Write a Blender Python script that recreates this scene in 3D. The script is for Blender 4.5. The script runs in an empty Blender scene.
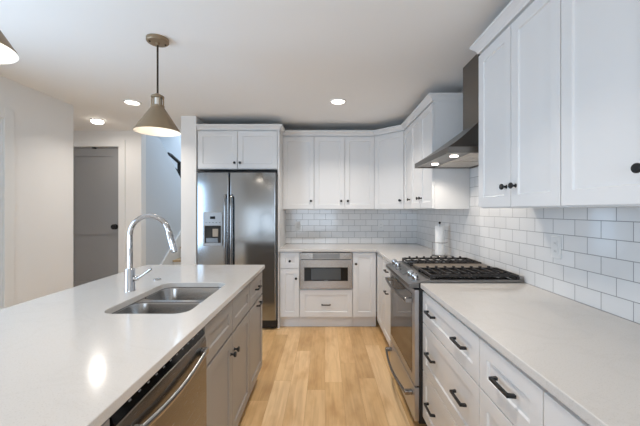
import bpy, bmesh, math, random
from mathutils import Vector, Matrix
random.seed(4)
S = bpy.context.scene
C = S.collection
PI = math.pi

# ------------------------------------------------------------------ camera
EYE = 1.36
cam_d = bpy.data.cameras.new('camera')
cam = bpy.data.objects.new('camera', cam_d); C.objects.link(cam)
cam.location = (0, 0, EYE)
cam.rotation_euler = (PI / 2, 0, 0)
cam_d.sensor_width = 36.0
cam_d.lens = 330.0 / 640.0 * 36.0
cam_d.shift_x = -5.0 / 640.0
cam_d.shift_y = -2.7 / 640.0
cam_d.clip_start = 0.05
S.camera = cam

# ------------------------------------------------------------------ world, daylight, exposure
W = bpy.data.worlds.new('world'); S.world = W
W.use_nodes = True
bg = W.node_tree.nodes['Background']
bg.inputs[0].default_value = (0.80, 0.89, 1.0, 1)
bg.inputs[1].default_value = 0.9

def area(name, loc, target, sx, sy, power, col, spread=None):
    d = bpy.data.lights.new(name, 'AREA'); d.shape = 'RECTANGLE'
    d.size = sx; d.size_y = sy; d.energy = power; d.color = col
    if spread: d.spread = spread
    o = bpy.data.objects.new(name, d); C.objects.link(o)
    o.location = loc
    o.rotation_euler = (Vector(target) - Vector(loc)).to_track_quat('-Z', 'Y').to_euler()
    return o
BLUE = (0.50, 0.73, 1.0)
WARM = (1.0, 0.92, 0.83)
area('daylight_side_window', (-2.68, 1.08, 1.25), (0, 1.08, 1.25), 1.9, 1.3, 66, BLUE)
area('daylight_glass_door', (-2.45, -3.22, 0.80), (-2.45, 0, 0.80), 2.0, 1.26, 12, (0.78, 0.90, 1.0))
area('daylight_front_window', (-0.4, -3.22, 1.35), (-0.4, 0, 1.35), 1.5, 1.4, 46, (0.66, 0.82, 1.0))
area('daylight_stairwell', (-2.3, 6.4, 3.35), (-2.3, 6.0, 0), 1.8, 1.8, 60, (0.66, 0.82, 1.0))
for lx, ly, p in ((0.0, 1.2, 6), (-1.9, 0.6, 4), (-0.6, -1.3, 6)):
    area('ceiling_fill_light', (lx, ly, 2.43), (lx, ly, 0), 0.16, 0.16, p, WARM, 1.9)  # fill lights added out of view to brighten the room, no fixtures
S.view_settings.view_transform = 'Standard'
S.view_settings.look = 'None'
S.view_settings.gamma = 1
S.view_settings.use_curve_mapping = False
S.view_settings.exposure = 0.12
S.cycles.max_bounces = 10
S.cycles.diffuse_bounces = 6
S.cycles.sample_clamp_indirect = 6
S.cycles.use_denoising = True

# ------------------------------------------------------------------ materials
def mat(name, col, rough=0.5, metal=0.0, spec=0.5, coat=0.0, emit=None, es=0):
    m = bpy.data.materials.new(name); m.use_nodes = True
    b = m.node_tree.nodes['Principled BSDF']
    b.inputs['Base Color'].default_value = (*col, 1)
    b.inputs['Roughness'].default_value = rough
    b.inputs['Metallic'].default_value = metal
    b.inputs['Specular IOR Level'].default_value = spec
    b.inputs['Coat Weight'].default_value = coat
    if emit:
        b.inputs['Emission Color'].default_value = (*emit, 1)
        b.inputs['Emission Strength'].default_value = es
    return m

def nodes(m): return m.node_tree.nodes, m.node_tree.links

def noise_bump(m, scale=40, strength=0.05, dist=0.002, vec_scale=None):
    n, l = nodes(m)
    b = n['Principled BSDF']
    g = n.new('ShaderNodeNewGeometry')
    mp = n.new('ShaderNodeMapping'); l.new(g.outputs['Position'], mp.inputs[0])
    if vec_scale: mp.inputs['Scale'].default_value = vec_scale
    t = n.new('ShaderNodeTexNoise'); t.inputs['Scale'].default_value = scale; t.inputs['Detail'].default_value = 3
    l.new(mp.outputs[0], t.inputs['Vector'])
    bp = n.new('ShaderNodeBump'); bp.inputs['Strength'].default_value = strength; bp.inputs['Distance'].default_value = dist
    l.new(t.outputs['Fac'], bp.inputs['Height']); l.new(bp.outputs[0], b.inputs['Normal'])
    return t

def noise_colour(m, c1, c2, scale, vec_scale=(1, 1, 1), lo=0.35, hi=0.65, detail=4):
    n, l = nodes(m)
    g = n.new('ShaderNodeNewGeometry')
    mp = n.new('ShaderNodeMapping'); l.new(g.outputs['Position'], mp.inputs[0])
    mp.inputs['Scale'].default_value = vec_scale
    t = n.new('ShaderNodeTexNoise'); t.inputs['Scale'].default_value = scale; t.inputs['Detail'].default_value = detail
    l.new(mp.outputs[0], t.inputs['Vector'])
    r = n.new('ShaderNodeValToRGB')
    r.color_ramp.elements[0].position = lo; r.color_ramp.elements[1].position = hi
    r.color_ramp.elements[0].color = (*c1, 1); r.color_ramp.elements[1].color = (*c2, 1)
    l.new(t.outputs['Fac'], r.inputs[0])
    l.new(r.outputs[0], n['Principled BSDF'].inputs['Base Color'])

def steel(name, col, rough, stretch):
    m = mat(name, col, rough, 1.0)
    n, l = nodes(m)
    g = n.new('ShaderNodeNewGeometry')
    mp = n.new('ShaderNodeMapping'); l.new(g.outputs['Position'], mp.inputs[0])
    mp.inputs['Scale'].default_value = stretch
    t = n.new('ShaderNodeTexNoise'); t.inputs['Scale'].default_value = 60; t.inputs['Detail'].default_value = 2
    l.new(mp.outputs[0], t.inputs['Vector'])
    r = n.new('ShaderNodeMapRange'); r.inputs['To Min'].default_value = rough - 0.05; r.inputs['To Max'].default_value = rough + 0.07
    l.new(t.outputs['Fac'], r.inputs['Value']); l.new(r.outputs[0], n['Principled BSDF'].inputs['Roughness'])
    return m

M = {}
M['wall'] = mat('wall_paint', (0.80, 0.785, 0.765), 0.6, spec=0.3); noise_bump(M['wall'], 160, 0.05, 0.001)
M['ceil'] = mat('ceiling_paint', (0.86, 0.845, 0.825), 0.8, spec=0.2); noise_bump(M['ceil'], 120, 0.06, 0.001)
M['trim'] = mat('trim_paint', (0.78, 0.77, 0.75), 0.4)
M['white'] = mat('cabinet_white_paint', (0.71, 0.705, 0.70), 0.38)
M['grey'] = mat('cabinet_greige_paint', (0.30, 0.275, 0.25), 0.42)
M['doorgrey'] = mat('door_charcoal_paint', (0.29, 0.288, 0.288), 0.5)
M['dooropen'] = mat('door_pale_paint', (0.50, 0.53, 0.56), 0.5)
M['black'] = mat('matte_black_metal', (0.012, 0.012, 0.013), 0.42, 0.3)
M['blackplastic'] = mat('black_plastic', (0.010, 0.010, 0.011), 0.35)
M['iron'] = mat('cast_iron', (0.022, 0.019, 0.018), 0.5, 0.2); noise_bump(M['iron'], 300, 0.2, 0.001)
M['blackglass'] = mat('black_glass', (0.006, 0.006, 0.006), 0.08, 0.0, 0.3)
M['ovenglass'] = mat('oven_glass', (0.030, 0.020, 0.013), 0.06, 0.0, 0.4)
M['greyglass'] = mat('grey_glass', (0.055, 0.06, 0.063), 0.10, 0.0, 0.4)
M['steel_h'] = steel('brushed_steel_horizontal', (0.38, 0.37, 0.36), 0.22, (0.15, 0.15, 6))
M['steel_v'] = steel('brushed_steel_vertical', (0.31, 0.32, 0.33), 0.12, (6, 6, 0.15))
M['steel_dark'] = steel('hood_brushed_steel', (0.21, 0.19, 0.17), 0.33, (1, 0.15, 6))
M['steel_range'] = steel('range_brushed_steel', (0.22, 0.21, 0.20), 0.30, (6, 0.15, 6))
M['steel_dw'] = steel('dishwasher_brushed_steel', (0.25, 0.24, 0.23), 0.24, (0.15, 0.15, 6))
M['steel_oven'] = steel('oven_door_brushed_steel', (0.48, 0.48, 0.49), 0.33, (6, 0.15, 6))
M['sink'] = mat('sink_satin_steel', (0.38, 0.365, 0.35), 0.22, 1.0)
M['chrome'] = mat('polished_chrome', (0.50, 0.50, 0.51), 0.05, 1.0)
M['filter'] = mat('filter_aluminium', (0.62, 0.57, 0.51), 0.4, 0.7)
M['griddle'] = mat('brown_griddle_plate', (0.16, 0.13, 0.10), 0.45, 0.3)  # even brown-grey tone over the whole plate
M['bronze'] = mat('aged_brass', (0.30, 0.225, 0.145), 0.45, 0.6)
M['bronzedark'] = mat('dark_bronze_rod', (0.035, 0.026, 0.018), 0.45, 0.7)
M['lining'] = mat('shade_white_enamel', (0.85, 0.80, 0.72), 0.5)
M['bulb'] = mat('lamp_bulb', (1, 0.95, 0.88), 0.4, emit=(1, 0.88, 0.72), es=1.2)
M['lens'] = mat('lamp_diffuser', (1, 0.97, 0.92), 0.5, emit=(1, 0.93, 0.84), es=6)
M['hoodlens'] = mat('hood_lamp_lens', (1, 0.97, 0.92), 0.5, emit=(1, 0.93, 0.84), es=10)
M['ring'] = mat('lamp_trim_white', (0.82, 0.81, 0.79), 0.5)
M['paper'] = mat('paper_towel', (0.86, 0.85, 0.83), 0.9, spec=0.1); noise_bump(M['paper'], 220, 0.3, 0.002)
M['plate'] = mat('white_switch_plastic', (0.70, 0.695, 0.68), 0.35)
M['slot'] = mat('socket_slot_dark', (0.05, 0.05, 0.05), 0.6)
M['tread'] = mat('oak_tread', (0.50, 0.34, 0.19), 0.45); noise_colour(M['tread'], (0.42, 0.28, 0.15), (0.58, 0.42, 0.25), 6, (1, 12, 12))
M['stairwall'] = mat('stairwell_daylit_paint', (0.60, 0.63, 0.66), 0.6)  # white paint with the blue of the daylight put into its colour
M['ice'] = mat('dispenser_grey', (0.16, 0.17, 0.18), 0.3, 0.5)
M['dispgrey'] = mat('dispenser_light_grey', (0.30, 0.305, 0.31), 0.35, 0.4)
M['paddle'] = mat('dispenser_paddle', (0.36, 0.30, 0.23), 0.4)
M['toe'] = mat('toe_kick_dark', (0.02, 0.019, 0.018), 0.7)
M['mark'] = mat('control_marking', (0.22, 0.22, 0.22), 0.5)

def quartz():
    m = mat('white_quartz', (0.80, 0.77, 0.73), 0.13, spec=0.38)
    n, l = nodes(m)
    g = n.new('ShaderNodeNewGeometry')
    w = n.new('ShaderNodeTexNoise'); w.inputs['Scale'].default_value = 2.2; w.inputs['Detail'].default_value = 6
    w.inputs['Distortion'].default_value = 1.6
    l.new(g.outputs['Position'], w.inputs['Vector'])
    r = n.new('ShaderNodeValToRGB')
    e = r.color_ramp.elements
    e[0].position = 0.47; e[0].color = (0.60, 0.572, 0.54, 1)
    e[1].position = 0.53; e[1].color = (0.60, 0.572, 0.54, 1)
    k = e.new(0.50); k.color = (0.585, 0.556, 0.523, 1)
    l.new(w.outputs['Fac'], r.inputs[0])
    s = n.new('ShaderNodeTexNoise'); s.inputs['Scale'].default_value = 260; s.inputs['Detail'].default_value = 1
    l.new(g.outputs['Position'], s.inputs['Vector'])
    r2 = n.new('ShaderNodeValToRGB'); r2.color_ramp.elements[0].position = 0.3; r2.color_ramp.elements[1].position = 0.42
    r2.color_ramp.elements[0].color = (0.90, 0.89, 0.88, 1); r2.color_ramp.elements[1].color = (1, 1, 1, 1)
    l.new(s.outputs['Fac'], r2.inputs[0])
    mx = n.new('ShaderNodeMix'); mx.data_type = 'RGBA'; mx.blend_type = 'MULTIPLY'; mx.inputs['Factor'].default_value = 1
    l.new(r.outputs[0], mx.inputs['A']); l.new(r2.outputs[0], mx.inputs['B'])
    l.new(mx.outputs['Result'], n['Principled BSDF'].inputs['Base Color'])
    return m
M['quartz'] = quartz()

def tile(name, axis, u0, row0):
    m = mat(name, (0.8, 0.8, 0.8), 0.12, spec=0.5)
    n, l = nodes(m)
    g = n.new('ShaderNodeNewGeometry')
    sp = n.new('ShaderNodeSeparateXYZ'); l.new(g.outputs['Position'], sp.inputs[0])
    au = n.new('ShaderNodeMath'); au.operation = 'SUBTRACT'; au.inputs[1].default_value = u0
    l.new(sp.outputs[axis], au.inputs[0])
    av = n.new('ShaderNodeMath'); av.operation = 'SUBTRACT'; av.inputs[1].default_value = row0
    l.new(sp.outputs['Z'], av.inputs[0])
    cb = n.new('ShaderNodeCombineXYZ'); l.new(au.outputs[0], cb.inputs[0]); l.new(av.outputs[0], cb.inputs[1])
    br = n.new('ShaderNodeTexBrick')
    br.inputs['Scale'].default_value = 1; br.inputs['Brick Width'].default_value = 0.1545
    br.inputs['Row Height'].default_value = 0.0797; br.inputs['Mortar Size'].default_value = 0.0018
    br.inputs['Mortar Smooth'].default_value = 0.1
    br.inputs['Color1'].default_value = (0.72, 0.715, 0.71, 1); br.inputs['Color2'].default_value = (0.67, 0.665, 0.66, 1)
    br.inputs['Mortar'].default_value = (0.27, 0.27, 0.27, 1)
    br.offset = 0.5
    l.new(cb.outputs[0], br.inputs['Vector'])
    b = n['Principled BSDF']
    l.new(br.outputs['Color'], b.inputs['Base Color'])
    mr = n.new('ShaderNodeMapRange'); mr.inputs['To Min'].default_value = 0.10; mr.inputs['To Max'].default_value = 0.8
    l.new(br.outputs['Fac'], mr.inputs['Value']); l.new(mr.outputs[0], b.inputs['Roughness'])
    iv = n.new('ShaderNodeMath'); iv.operation = 'SUBTRACT'; iv.inputs[0].default_value = 1; l.new(br.outputs['Fac'], iv.inputs[1])
    nz = n.new('ShaderNodeTexNoise'); nz.inputs['Scale'].default_value = 9; l.new(g.outputs['Position'], nz.inputs['Vector'])
    ad = n.new('ShaderNodeMath'); ad.operation = 'MULTIPLY_ADD'; ad.inputs[1].default_value = 0.8
    l.new(nz.outputs['Fac'], ad.inputs[0]); l.new(iv.outputs[0], ad.inputs[2])
    bp = n.new('ShaderNodeBump'); bp.inputs['Strength'].default_value = 0.5; bp.inputs['Distance'].default_value = 0.0015
    l.new(ad.outputs[0], bp.inputs['Height']); l.new(bp.outputs[0], b.inputs['Normal'])
    return m
M['tile_r'] = tile('subway_tile_right', 'Y', 1.8565 - 0.1545 * 20, 0.9155)
M['tile_b'] = tile('subway_tile_back', 'X', 0.394 - 0.1545 * 20, 0.9155)

def oak():
    m = mat('oak_plank_floor', (0.6, 0.45, 0.28), 0.36, spec=0.4)
    n, l = nodes(m)
    b = n['Principled BSDF']
    g = n.new('ShaderNodeNewGeometry')
    sp = n.new('ShaderNodeSeparateXYZ'); l.new(g.outputs['Position'], sp.inputs[0])
    cb = n.new('ShaderNodeCombineXYZ'); l.new(sp.outputs['Y'], cb.inputs[0]); l.new(sp.outputs['X'], cb.inputs[1])
    mp = n.new('ShaderNodeMapping'); mp.inputs['Location'].default_value = (20.3, 20.25, 0); l.new(cb.outputs[0], mp.inputs[0])
    def brick(off, freq, c1, c2, mortar, w):
        br = n.new('ShaderNodeTexBrick')
        br.inputs['Scale'].default_value = 1; br.inputs['Brick Width'].default_value = w
        br.inputs['Row Height'].default_value = 0.135; br.inputs['Mortar Size'].default_value = 0.0007
        br.offset = off; br.offset_frequency = freq
        br.inputs['Color1'].default_value = (*c1, 1); br.inputs['Color2'].default_value = (*c2, 1)
        br.inputs['Mortar'].default_value = (*mortar, 1)
        l.new(mp.outputs[0], br.inputs['Vector'])
        return br
    # every row of planks starts at its own random distance
    rw = n.new('ShaderNodeMath'); rw.operation = 'MULTIPLY_ADD'; rw.inputs[1].default_value = 1 / 0.135; rw.inputs[2].default_value = 150.0
    l.new(sp.outputs['X'], rw.inputs[0])
    fl = n.new('ShaderNodeMath'); fl.operation = 'FLOOR'; l.new(rw.outputs[0], fl.inputs[0])
    wn = n.new('ShaderNodeTexWhiteNoise'); wn.noise_dimensions = '1D'; l.new(fl.outputs[0], wn.inputs['W'])
    oy = n.new('ShaderNodeMath'); oy.operation = 'MULTIPLY_ADD'; oy.inputs[1].default_value = 3.7
    l.new(wn.outputs['Value'], oy.inputs[0]); l.new(sp.outputs['Y'], oy.inputs[2])
    l.new(oy.outputs[0], cb.inputs[0])
    br = brick(0.0, 1, (0.0, 0.0, 0.0), (1, 1, 1), (0.45, 0.45, 0.45), 1.25)
    r = n.new('ShaderNodeValToRGB'); e = r.color_ramp.elements
    e[0].position = 0.0; e[0].color = (0.58, 0.37, 0.175, 1)
    e[1].position = 1.0; e[1].color = (0.80, 0.575, 0.335, 1)
    k = e.new(0.5); k.color = (0.68, 0.45, 0.225, 1)
    l.new(br.outputs['Color'], r.inputs[0])
    # grain: noise stretched along the planks, shifted plank by plank
    ad = n.new('ShaderNodeVectorMath'); ad.operation = 'MULTIPLY_ADD'
    l.new(br.outputs['Color'], ad.inputs[0]); ad.inputs[1].default_value = (7, 3, 5); 
    l.new(g.outputs['Position'], ad.inputs[2])
    m2 = n.new('ShaderNodeMapping'); m2.inputs['Scale'].default_value = (26, 1.6, 1); l.new(ad.outputs[0], m2.inputs[0])
    nz = n.new('ShaderNodeTexNoise'); nz.inputs['Scale'].default_value = 1.5; nz.inputs['Detail'].default_value = 6; nz.inputs['Distortion'].default_value = 0.8
    l.new(m2.outputs[0], nz.inputs['Vector'])
    r2 = n.new('ShaderNodeValToRGB'); r2.color_ramp.elements[0].position = 0.32; r2.color_ramp.elements[1].position = 0.62
    r2.color_ramp.elements[0].color = (0.88, 0.84, 0.79, 1); r2.color_ramp.elements[1].color = (1.04, 1.03, 1.0, 1)
    l.new(nz.outputs['Fac'], r2.inputs[0])
    mx = n.new('ShaderNodeMix'); mx.data_type = 'RGBA'; mx.blend_type = 'MULTIPLY'; mx.inputs['Factor'].default_value = 1
    l.new(r.outputs[0], mx.inputs['A']); l.new(r2.outputs[0], mx.inputs['B'])
    m4 = n.new('ShaderNodeMapping'); m4.inputs['Scale'].default_value = (9, 3.2, 1); l.new(ad.outputs[0], m4.inputs[0])
    kn = n.new('ShaderNodeTexNoise'); kn.inputs['Scale'].default_value = 1.0; kn.inputs['Detail'].default_value = 3; l.new(m4.outputs[0], kn.inputs['Vector'])
    r3 = n.new('ShaderNodeValToRGB'); r3.color_ramp.elements[0].position = 0.26; r3.color_ramp.elements[1].position = 0.52
    r3.color_ramp.elements[0].color = (0.80, 0.72, 0.63, 1); r3.color_ramp.elements[1].color = (1, 1, 1, 1)
    l.new(kn.outputs['Fac'], r3.inputs[0])
    mk = n.new('ShaderNodeMix'); mk.data_type = 'RGBA'; mk.blend_type = 'MULTIPLY'; mk.inputs['Factor'].default_value = 1
    l.new(mx.outputs['Result'], mk.inputs['A']); l.new(r3.outputs[0], mk.inputs['B'])
    mx = mk
    m3 = n.new('ShaderNodeMix'); m3.data_type = 'RGBA'; m3.blend_type = 'MULTIPLY'
    l.new(br.outputs['Fac'], m3.inputs['Factor']); l.new(mx.outputs['Result'], m3.inputs['A']); m3.inputs['B'].default_value = (0.6, 0.5, 0.4, 1)
    l.new(m3.outputs['Result'], b.inputs['Base Color'])
    bp = n.new('ShaderNodeBump'); bp.inputs['Strength'].default_value = 0.08; bp.inputs['Distance'].default_value = 0.002
    l.new(nz.outputs['Fac'], bp.inputs['Height']); l.new(bp.outputs[0], b.inputs['Normal'])
    return m
M['oak'] = oak()

# ------------------------------------------------------------------ mesh helpers
V = Vector
class MB:
    def __init__(s): s.v = []; s.f = []; s.m = []; s.cur = 0
    def slot(s, i): s.cur = i; return s
    def face(s, ids): s.f.append(tuple(ids)); s.m.append(s.cur)
    def add(s, vs):
        i = len(s.v); s.v.extend(V(p) for p in vs); return i
    def hexa(s, c):
        i = s.add(c)
        for q in ((0, 3, 2, 1), (4, 5, 6, 7), (0, 1, 5, 4), (1, 2, 6, 5), (2, 3, 7, 6), (3, 0, 4, 7)):
            s.face([i + k for k in q])
        return s
    def box(s, x0, x1, y0, y1, z0, z1):
        return s.hexa([(x0, y0, z0), (x1, y0, z0), (x1, y1, z0), (x0, y1, z0),
                       (x0, y0, z1), (x1, y0, z1), (x1, y1, z1), (x0, y1, z1)])
    def loft(s, rings, cap0=True, cap1=True, closed=False):
        n = len(rings[0]); idx = [s.add(r) for r in rings]
        R = len(rings)
        for a in range(R if closed else R - 1):
            i, j = idx[a], idx[(a + 1) % R]
            for k in range(n):
                k2 = (k + 1) % n
                s.face((i + k, i + k2, j + k2, j + k))
        if not closed:
            if cap0: s.face([idx[0] + k for k in range(n)][::-1])
            if cap1: s.face([idx[-1] + k for k in range(n)])
        return s
    def lathe(s, o, axis, prof, n=24, cap0=True, cap1=True):
        o = V(o); a = V(axis).normalized()
        t = V((0, 0, 1)) if abs(a.z) < 0.9 else V((1, 0, 0))
        u = a.cross(t).normalized(); w = a.cross(u)
        rings = [[o + a * d + (u * math.cos(2 * PI * k / n) + w * math.sin(2 * PI * k / n)) * r for k in range(n)] for r, d in prof]
        return s.loft(rings, cap0, cap1)
    def cyl(s, p0, p1, r, n=16):
        p0, p1 = V(p0), V(p1)
        return s.lathe(p0, p1 - p0, [(r, 0), (r, (p1 - p0).length)], n)
    def tube(s, pts, r, n=12, closed=False, flat=1.0):
        pts = [V(p) for p in pts]; N = len(pts)
        rs = r if isinstance(r, (list, tuple)) else [r] * N
        up = None; rings = []
        for i, p in enumerate(pts):
            a = pts[(i - 1) % N] if (closed or i > 0) else p
            b = pts[(i + 1) % N] if (closed or i < N - 1) else p
            t = (b - a).normalized()
            if up is None:
                ref = V((0, 0, 1)) if abs(t.z) < 0.9 else V((1, 0, 0))
                up = (ref - t * ref.dot(t)).normalized()
            else:
                up = (up - t * up.dot(t)).normalized()
            sd = t.cross(up)
            rings.append([p + (up * math.cos(2 * PI * k / n) * flat + sd * math.sin(2 * PI * k / n)) * rs[i] for k in range(n)])
        return s.loft(rings, True, True, closed)
    def prism(s, poly, vec):
        vec = V(vec); i = s.add(poly); n = len(poly); j = s.add([V(p) + vec for p in poly])
        s.face([i + k for k in range(n)][::-1]); s.face([j + k for k in range(n)])
        for k in range(n): s.face((i + k, i + (k + 1) % n, j + (k + 1) % n, j + k))
        return s

def fill_mesh(outer, holes, z0, z1):
    """a flat slab between two heights, outline and holes as lists of (x, y)"""
    bm = bmesh.new(); loops = []
    for lp in [outer] + holes:
        vs = [bm.verts.new((x, y, z1)) for x, y in lp]
        for i in range(len(vs)): bm.edges.new((vs[i], vs[(i + 1) % len(vs)]))
        loops.append(vs)
    bmesh.ops.triangle_fill(bm, edges=bm.edges[:], use_beauty=True, use_dissolve=False)
    bmesh.ops.recalc_face_normals(bm, faces=bm.faces[:])
    if bm.faces[:] and sum(f.normal.z for f in bm.faces) < 0:
        bmesh.ops.reverse_faces(bm, faces=bm.faces[:])
    mb = MB(); bm.verts.index_update()
    base = mb.add([v.co for v in bm.verts])
    low = mb.add([(v.co.x, v.co.y, z0) for v in bm.verts])
    for f in bm.faces:
        ids = [v.index for v in f.verts]
        mb.face(ids); mb.face([low + k for k in ids][::-1])
    for vs in loops:
        n = len(vs)
        for i in range(n):
            a, b = vs[i].index, vs[(i + 1) % n].index
            mb.face((a, low + a, low + b, b))
    bm.free()
    return mb

def rrect(x0, x1, y0, y1, r, n=6):
    out = []
    for cx, cy, a0 in ((x1 - r, y1 - r, 0), (x0 + r, y1 - r, PI / 2), (x0 + r, y0 + r, PI), (x1 - r, y0 + r, 1.5 * PI)):
        for k in range(n + 1):
            a = a0 + PI / 2 * k / n
            out.append((cx + r * math.cos(a), cy + r * math.sin(a)))
    return out

def root_of(p):
    o = V((0, 0, 0))
    while p is not None:
        o = o + p.location; p = p.parent
    return o

def obj(name, mb, mats, parent=None, bevel=0, smooth=False, loc=None, recalc=True):
    """mesh coordinates are world coordinates; loc is the origin of a parentless mesh"""
    off = root_of(parent) if parent else V(loc or (0, 0, 0))
    me = bpy.data.meshes.new(name)
    me.from_pydata([v - off for v in mb.v], [], mb.f)
    if not isinstance(mats, (list, tuple)): mats = [mats]
    for x in mats: me.materials.append(M[x])
    me.polygons.foreach_set('material_index', mb.m)
    if recalc:
        bm = bmesh.new(); bm.from_mesh(me)
        bmesh.ops.recalc_face_normals(bm, faces=bm.faces[:]); bm.to_mesh(me); bm.free()
    if smooth:
        me.polygons.foreach_set('use_smooth', [True] * len(me.polygons))
        me.set_sharp_from_angle(angle=math.radians(40))
    me.update()
    o = bpy.data.objects.new(name, me); C.objects.link(o)
    if parent: o.parent = parent
    else: o.location = off
    if bevel:
        b = o.modifiers.new('bevel', 'BEVEL'); b.width = bevel; b.segments = 2; b.limit_method = 'ANGLE'; b.angle_limit = math.radians(50)
    return o

def thing(name, label, cat, loc, group=None):
    o = bpy.data.objects.new(name, None); C.objects.link(o)
    o.empty_display_size = 0.05
    o.location = loc; o['label'] = label; o['category'] = cat
    if group: o['group'] = group
    return o

def tag(o, label, cat, group=None):
    o['label'] = label; o['category'] = cat
    if group: o['group'] = group
    return o

def struct(name, mb, mats, parent=None, bevel=0):
    o = obj(name, mb, mats, parent, bevel)
    if not parent: o['kind'] = 'structure'
    return o

class Fr:
    """a vertical face: u along it, v = height, d out of it"""
    def __init__(s, o, u, out): s.o = V((o[0], o[1], 0)); s.u = V((u[0], u[1], 0)).normalized(); s.n = V((out[0], out[1], 0)).normalized()
    def p(s, u, v, d): return s.o + s.u * u + s.n * d + V((0, 0, v))
    def box(s, mb, u0, u1, v0, v1, d0, d1):
        return mb.hexa([s.p(u0, v0, d0), s.p(u1, v0, d0), s.p(u1, v0, d1), s.p(u0, v0, d1),
                        s.p(u0, v1, d0), s.p(u1, v1, d0), s.p(u1, v1, d1), s.p(u0, v1, d1)])
    def shaker(s, mb, u0, u1, v0, v1, fr=0.057, rec=0.0075, sl=0.004, d0=0.001, d1=0.02):
        fr = min(fr, (u1 - u0) * 0.32, (v1 - v0) * 0.32)
        def q(a, d): return mb.add([s.p(u0 + a, v0 + a, d), s.p(u1 - a, v0 + a, d), s.p(u1 - a, v1 - a, d), s.p(u0 + a, v1 - a, d)])
        a, b, c, e = q(0, d0), q(0, d1), q(fr, d1), q(fr + sl, d1 - rec)
        mb.face((a, a + 3, a + 2, a + 1)); mb.face((e, e + 1, e + 2, e + 3))
        for x, y in ((a, b), (b, c), (c, e)):
            for k in range(4): mb.face((x + k, x + (k + 1) % 4, y + (k + 1) % 4, y + k))
        return mb

def knob(F, u, v, parent, d=0.02):
    mb = MB().lathe(F.p(u, v, d), F.n, [(0.010, 0), (0.0085, 0.002), (0.0055, 0.006), (0.0055, 0.014), (0.011, 0.018), (0.0148, 0.022), (0.0148, 0.027), (0.012, 0.0305), (0.004, 0.0315)], 18)
    return obj('knob', mb, 'black', parent, smooth=True)

def pull(F, u, v, parent, L=0.125, d=0.02):
    mb = MB()
    h = L / 2
    for s in (-1, 1):
        a, b = u + s * h, u + s * (h - 0.014)
        mb.hexa([F.p(a, v - 0.0055, d), F.p(b, v - 0.0055, d), F.p(b - s * 0.004, v - 0.0055, d + 0.024), F.p(a - s * 0.004, v - 0.0055, d + 0.024),
                 F.p(a, v + 0.0055, d), F.p(b, v + 0.0055, d), F.p(b - s * 0.004, v + 0.0055, d + 0.024), F.p(a - s * 0.004, v + 0.0055, d + 0.024)])
    F.box(mb, u - h + 0.004, u + h - 0.004, v - 0.0055, v + 0.0055, d + 0.018, d + 0.029)
    return obj('pull_handle', mb, 'black', parent, bevel=0.0015)

def door(F, u0, u1, v0, v1, parent, m, name='door', g=0.0026):
    return obj(name, F.shaker(MB(), u0 + g, u1 - g, v0 + g, v1 - g), m, parent, bevel=0.0012)

def carcass(F, u0, u1, v0, v1, depth, parent, m, toe=0.07, front=None, solid=False, name='cabinet_body'):
    """side, bottom, back and face-frame boards; front = list of (v0, v1) boards closing the face"""
    mb = MB(); t = 0.016; e = 0.0006
    u0 += e; u1 -= e
    if solid:
        F.box(mb, u0, u1, v0, v1, -depth, 0)
    else:
        F.box(mb, u0, u0 + t, v0, v1, -depth, 0); F.box(mb, u1 - t, u1, v0, v1, -depth, 0)
        F.box(mb, u0 + t, u1 - t, v0, v0 + t, -depth, -0.001)
        F.box(mb, u0 + t, u1 - t, v0 + t, v1, -depth, -depth + 0.01)
        for a, b in (front or [(v0 + t, v1)]):
            F.box(mb, u0 + t, u1 - t, a, b, -0.018, 0)
    b = obj(name, mb, m, parent, bevel=0.0008)
    if toe:
        obj('toe_kick', F.box(MB(), u0, u1, 0, v0 - 0.0005, -depth, -toe), m, parent)
    return b

# ------------------------------------------------------------------ room shell
CEIL = 2.44
XR, YB = 1.24, 4.43
struct('floor', MB().box(-4.5, 1.4, -3.4, 7.4, -0.1, 0), 'oak')
mb = MB().box(-4.5, 1.4, -3.4, 4.60, CEIL, CEIL + 0.1)
struct('ceiling', mb, 'ceil')
# right wall: painted core, a 10 mm layer of tile up to the ceiling line above the range
mb = MB().box(XR, 1.4, -3.4, 4.6, 0, CEIL)
mb.slot(1).box(1.23, XR, -0.6, YB, 0.90, CEIL - 0.001)
struct('wall_right', mb, ['wall', 'tile_r'])
mb = MB().box(-1.476, XR, YB, 4.6, 0, CEIL)
mb.slot(1).box(-0.5245, 1.23, 4.42, YB, 0.90, 1.40)
struct('wall_back', mb, ['wall', 'tile_b'])
# stub wall between fridge and stairs
struct('wall_stub', MB().box(-1.65, -1.476, 3.78, 7.3, 0, CEIL), 'wall')
# left wall with a window towards the front of the house and a cased doorway near the hall
mb = MB()
mb.box(-2.72, -2.60, -3.4, 0.42, 0, CEIL).box(-2.72, -2.60, 1.74, 1.85, 0, CEIL).box(-2.72, -2.60, 2.66, 3.41, 0, CEIL)
mb.box(-2.72, -2.60, 0.42, 1.74, 0, 0.28).box(-2.72, -2.60, 0.42, 1.74, 2.22, CEIL).box(-2.72, -2.60, 1.85, 2.66, 2.10, CEIL)
struct('wall_left', mb, 'wall')
mb = MB()
mb.box(-4.5, -3.45, -3.4, -3.25, 0, CEIL).box(-1.45, -1.2, -3.4, -3.25, 0, CEIL).box(0.4, 1.4, -3.4, -3.25, 0, CEIL)
mb.box(-3.45, -1.45, -3.4, -3.25, 1.46, CEIL).box(-3.45, -1.45, -3.4, -3.25, 0, 0.14).box(-1.2, 0.4, -3.4, -3.25, 0, 0.6).box(-1.2, 0.4, -3.4, -3.25, 2.1, CEIL)
struct('wall_front', mb, 'wall')
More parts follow.
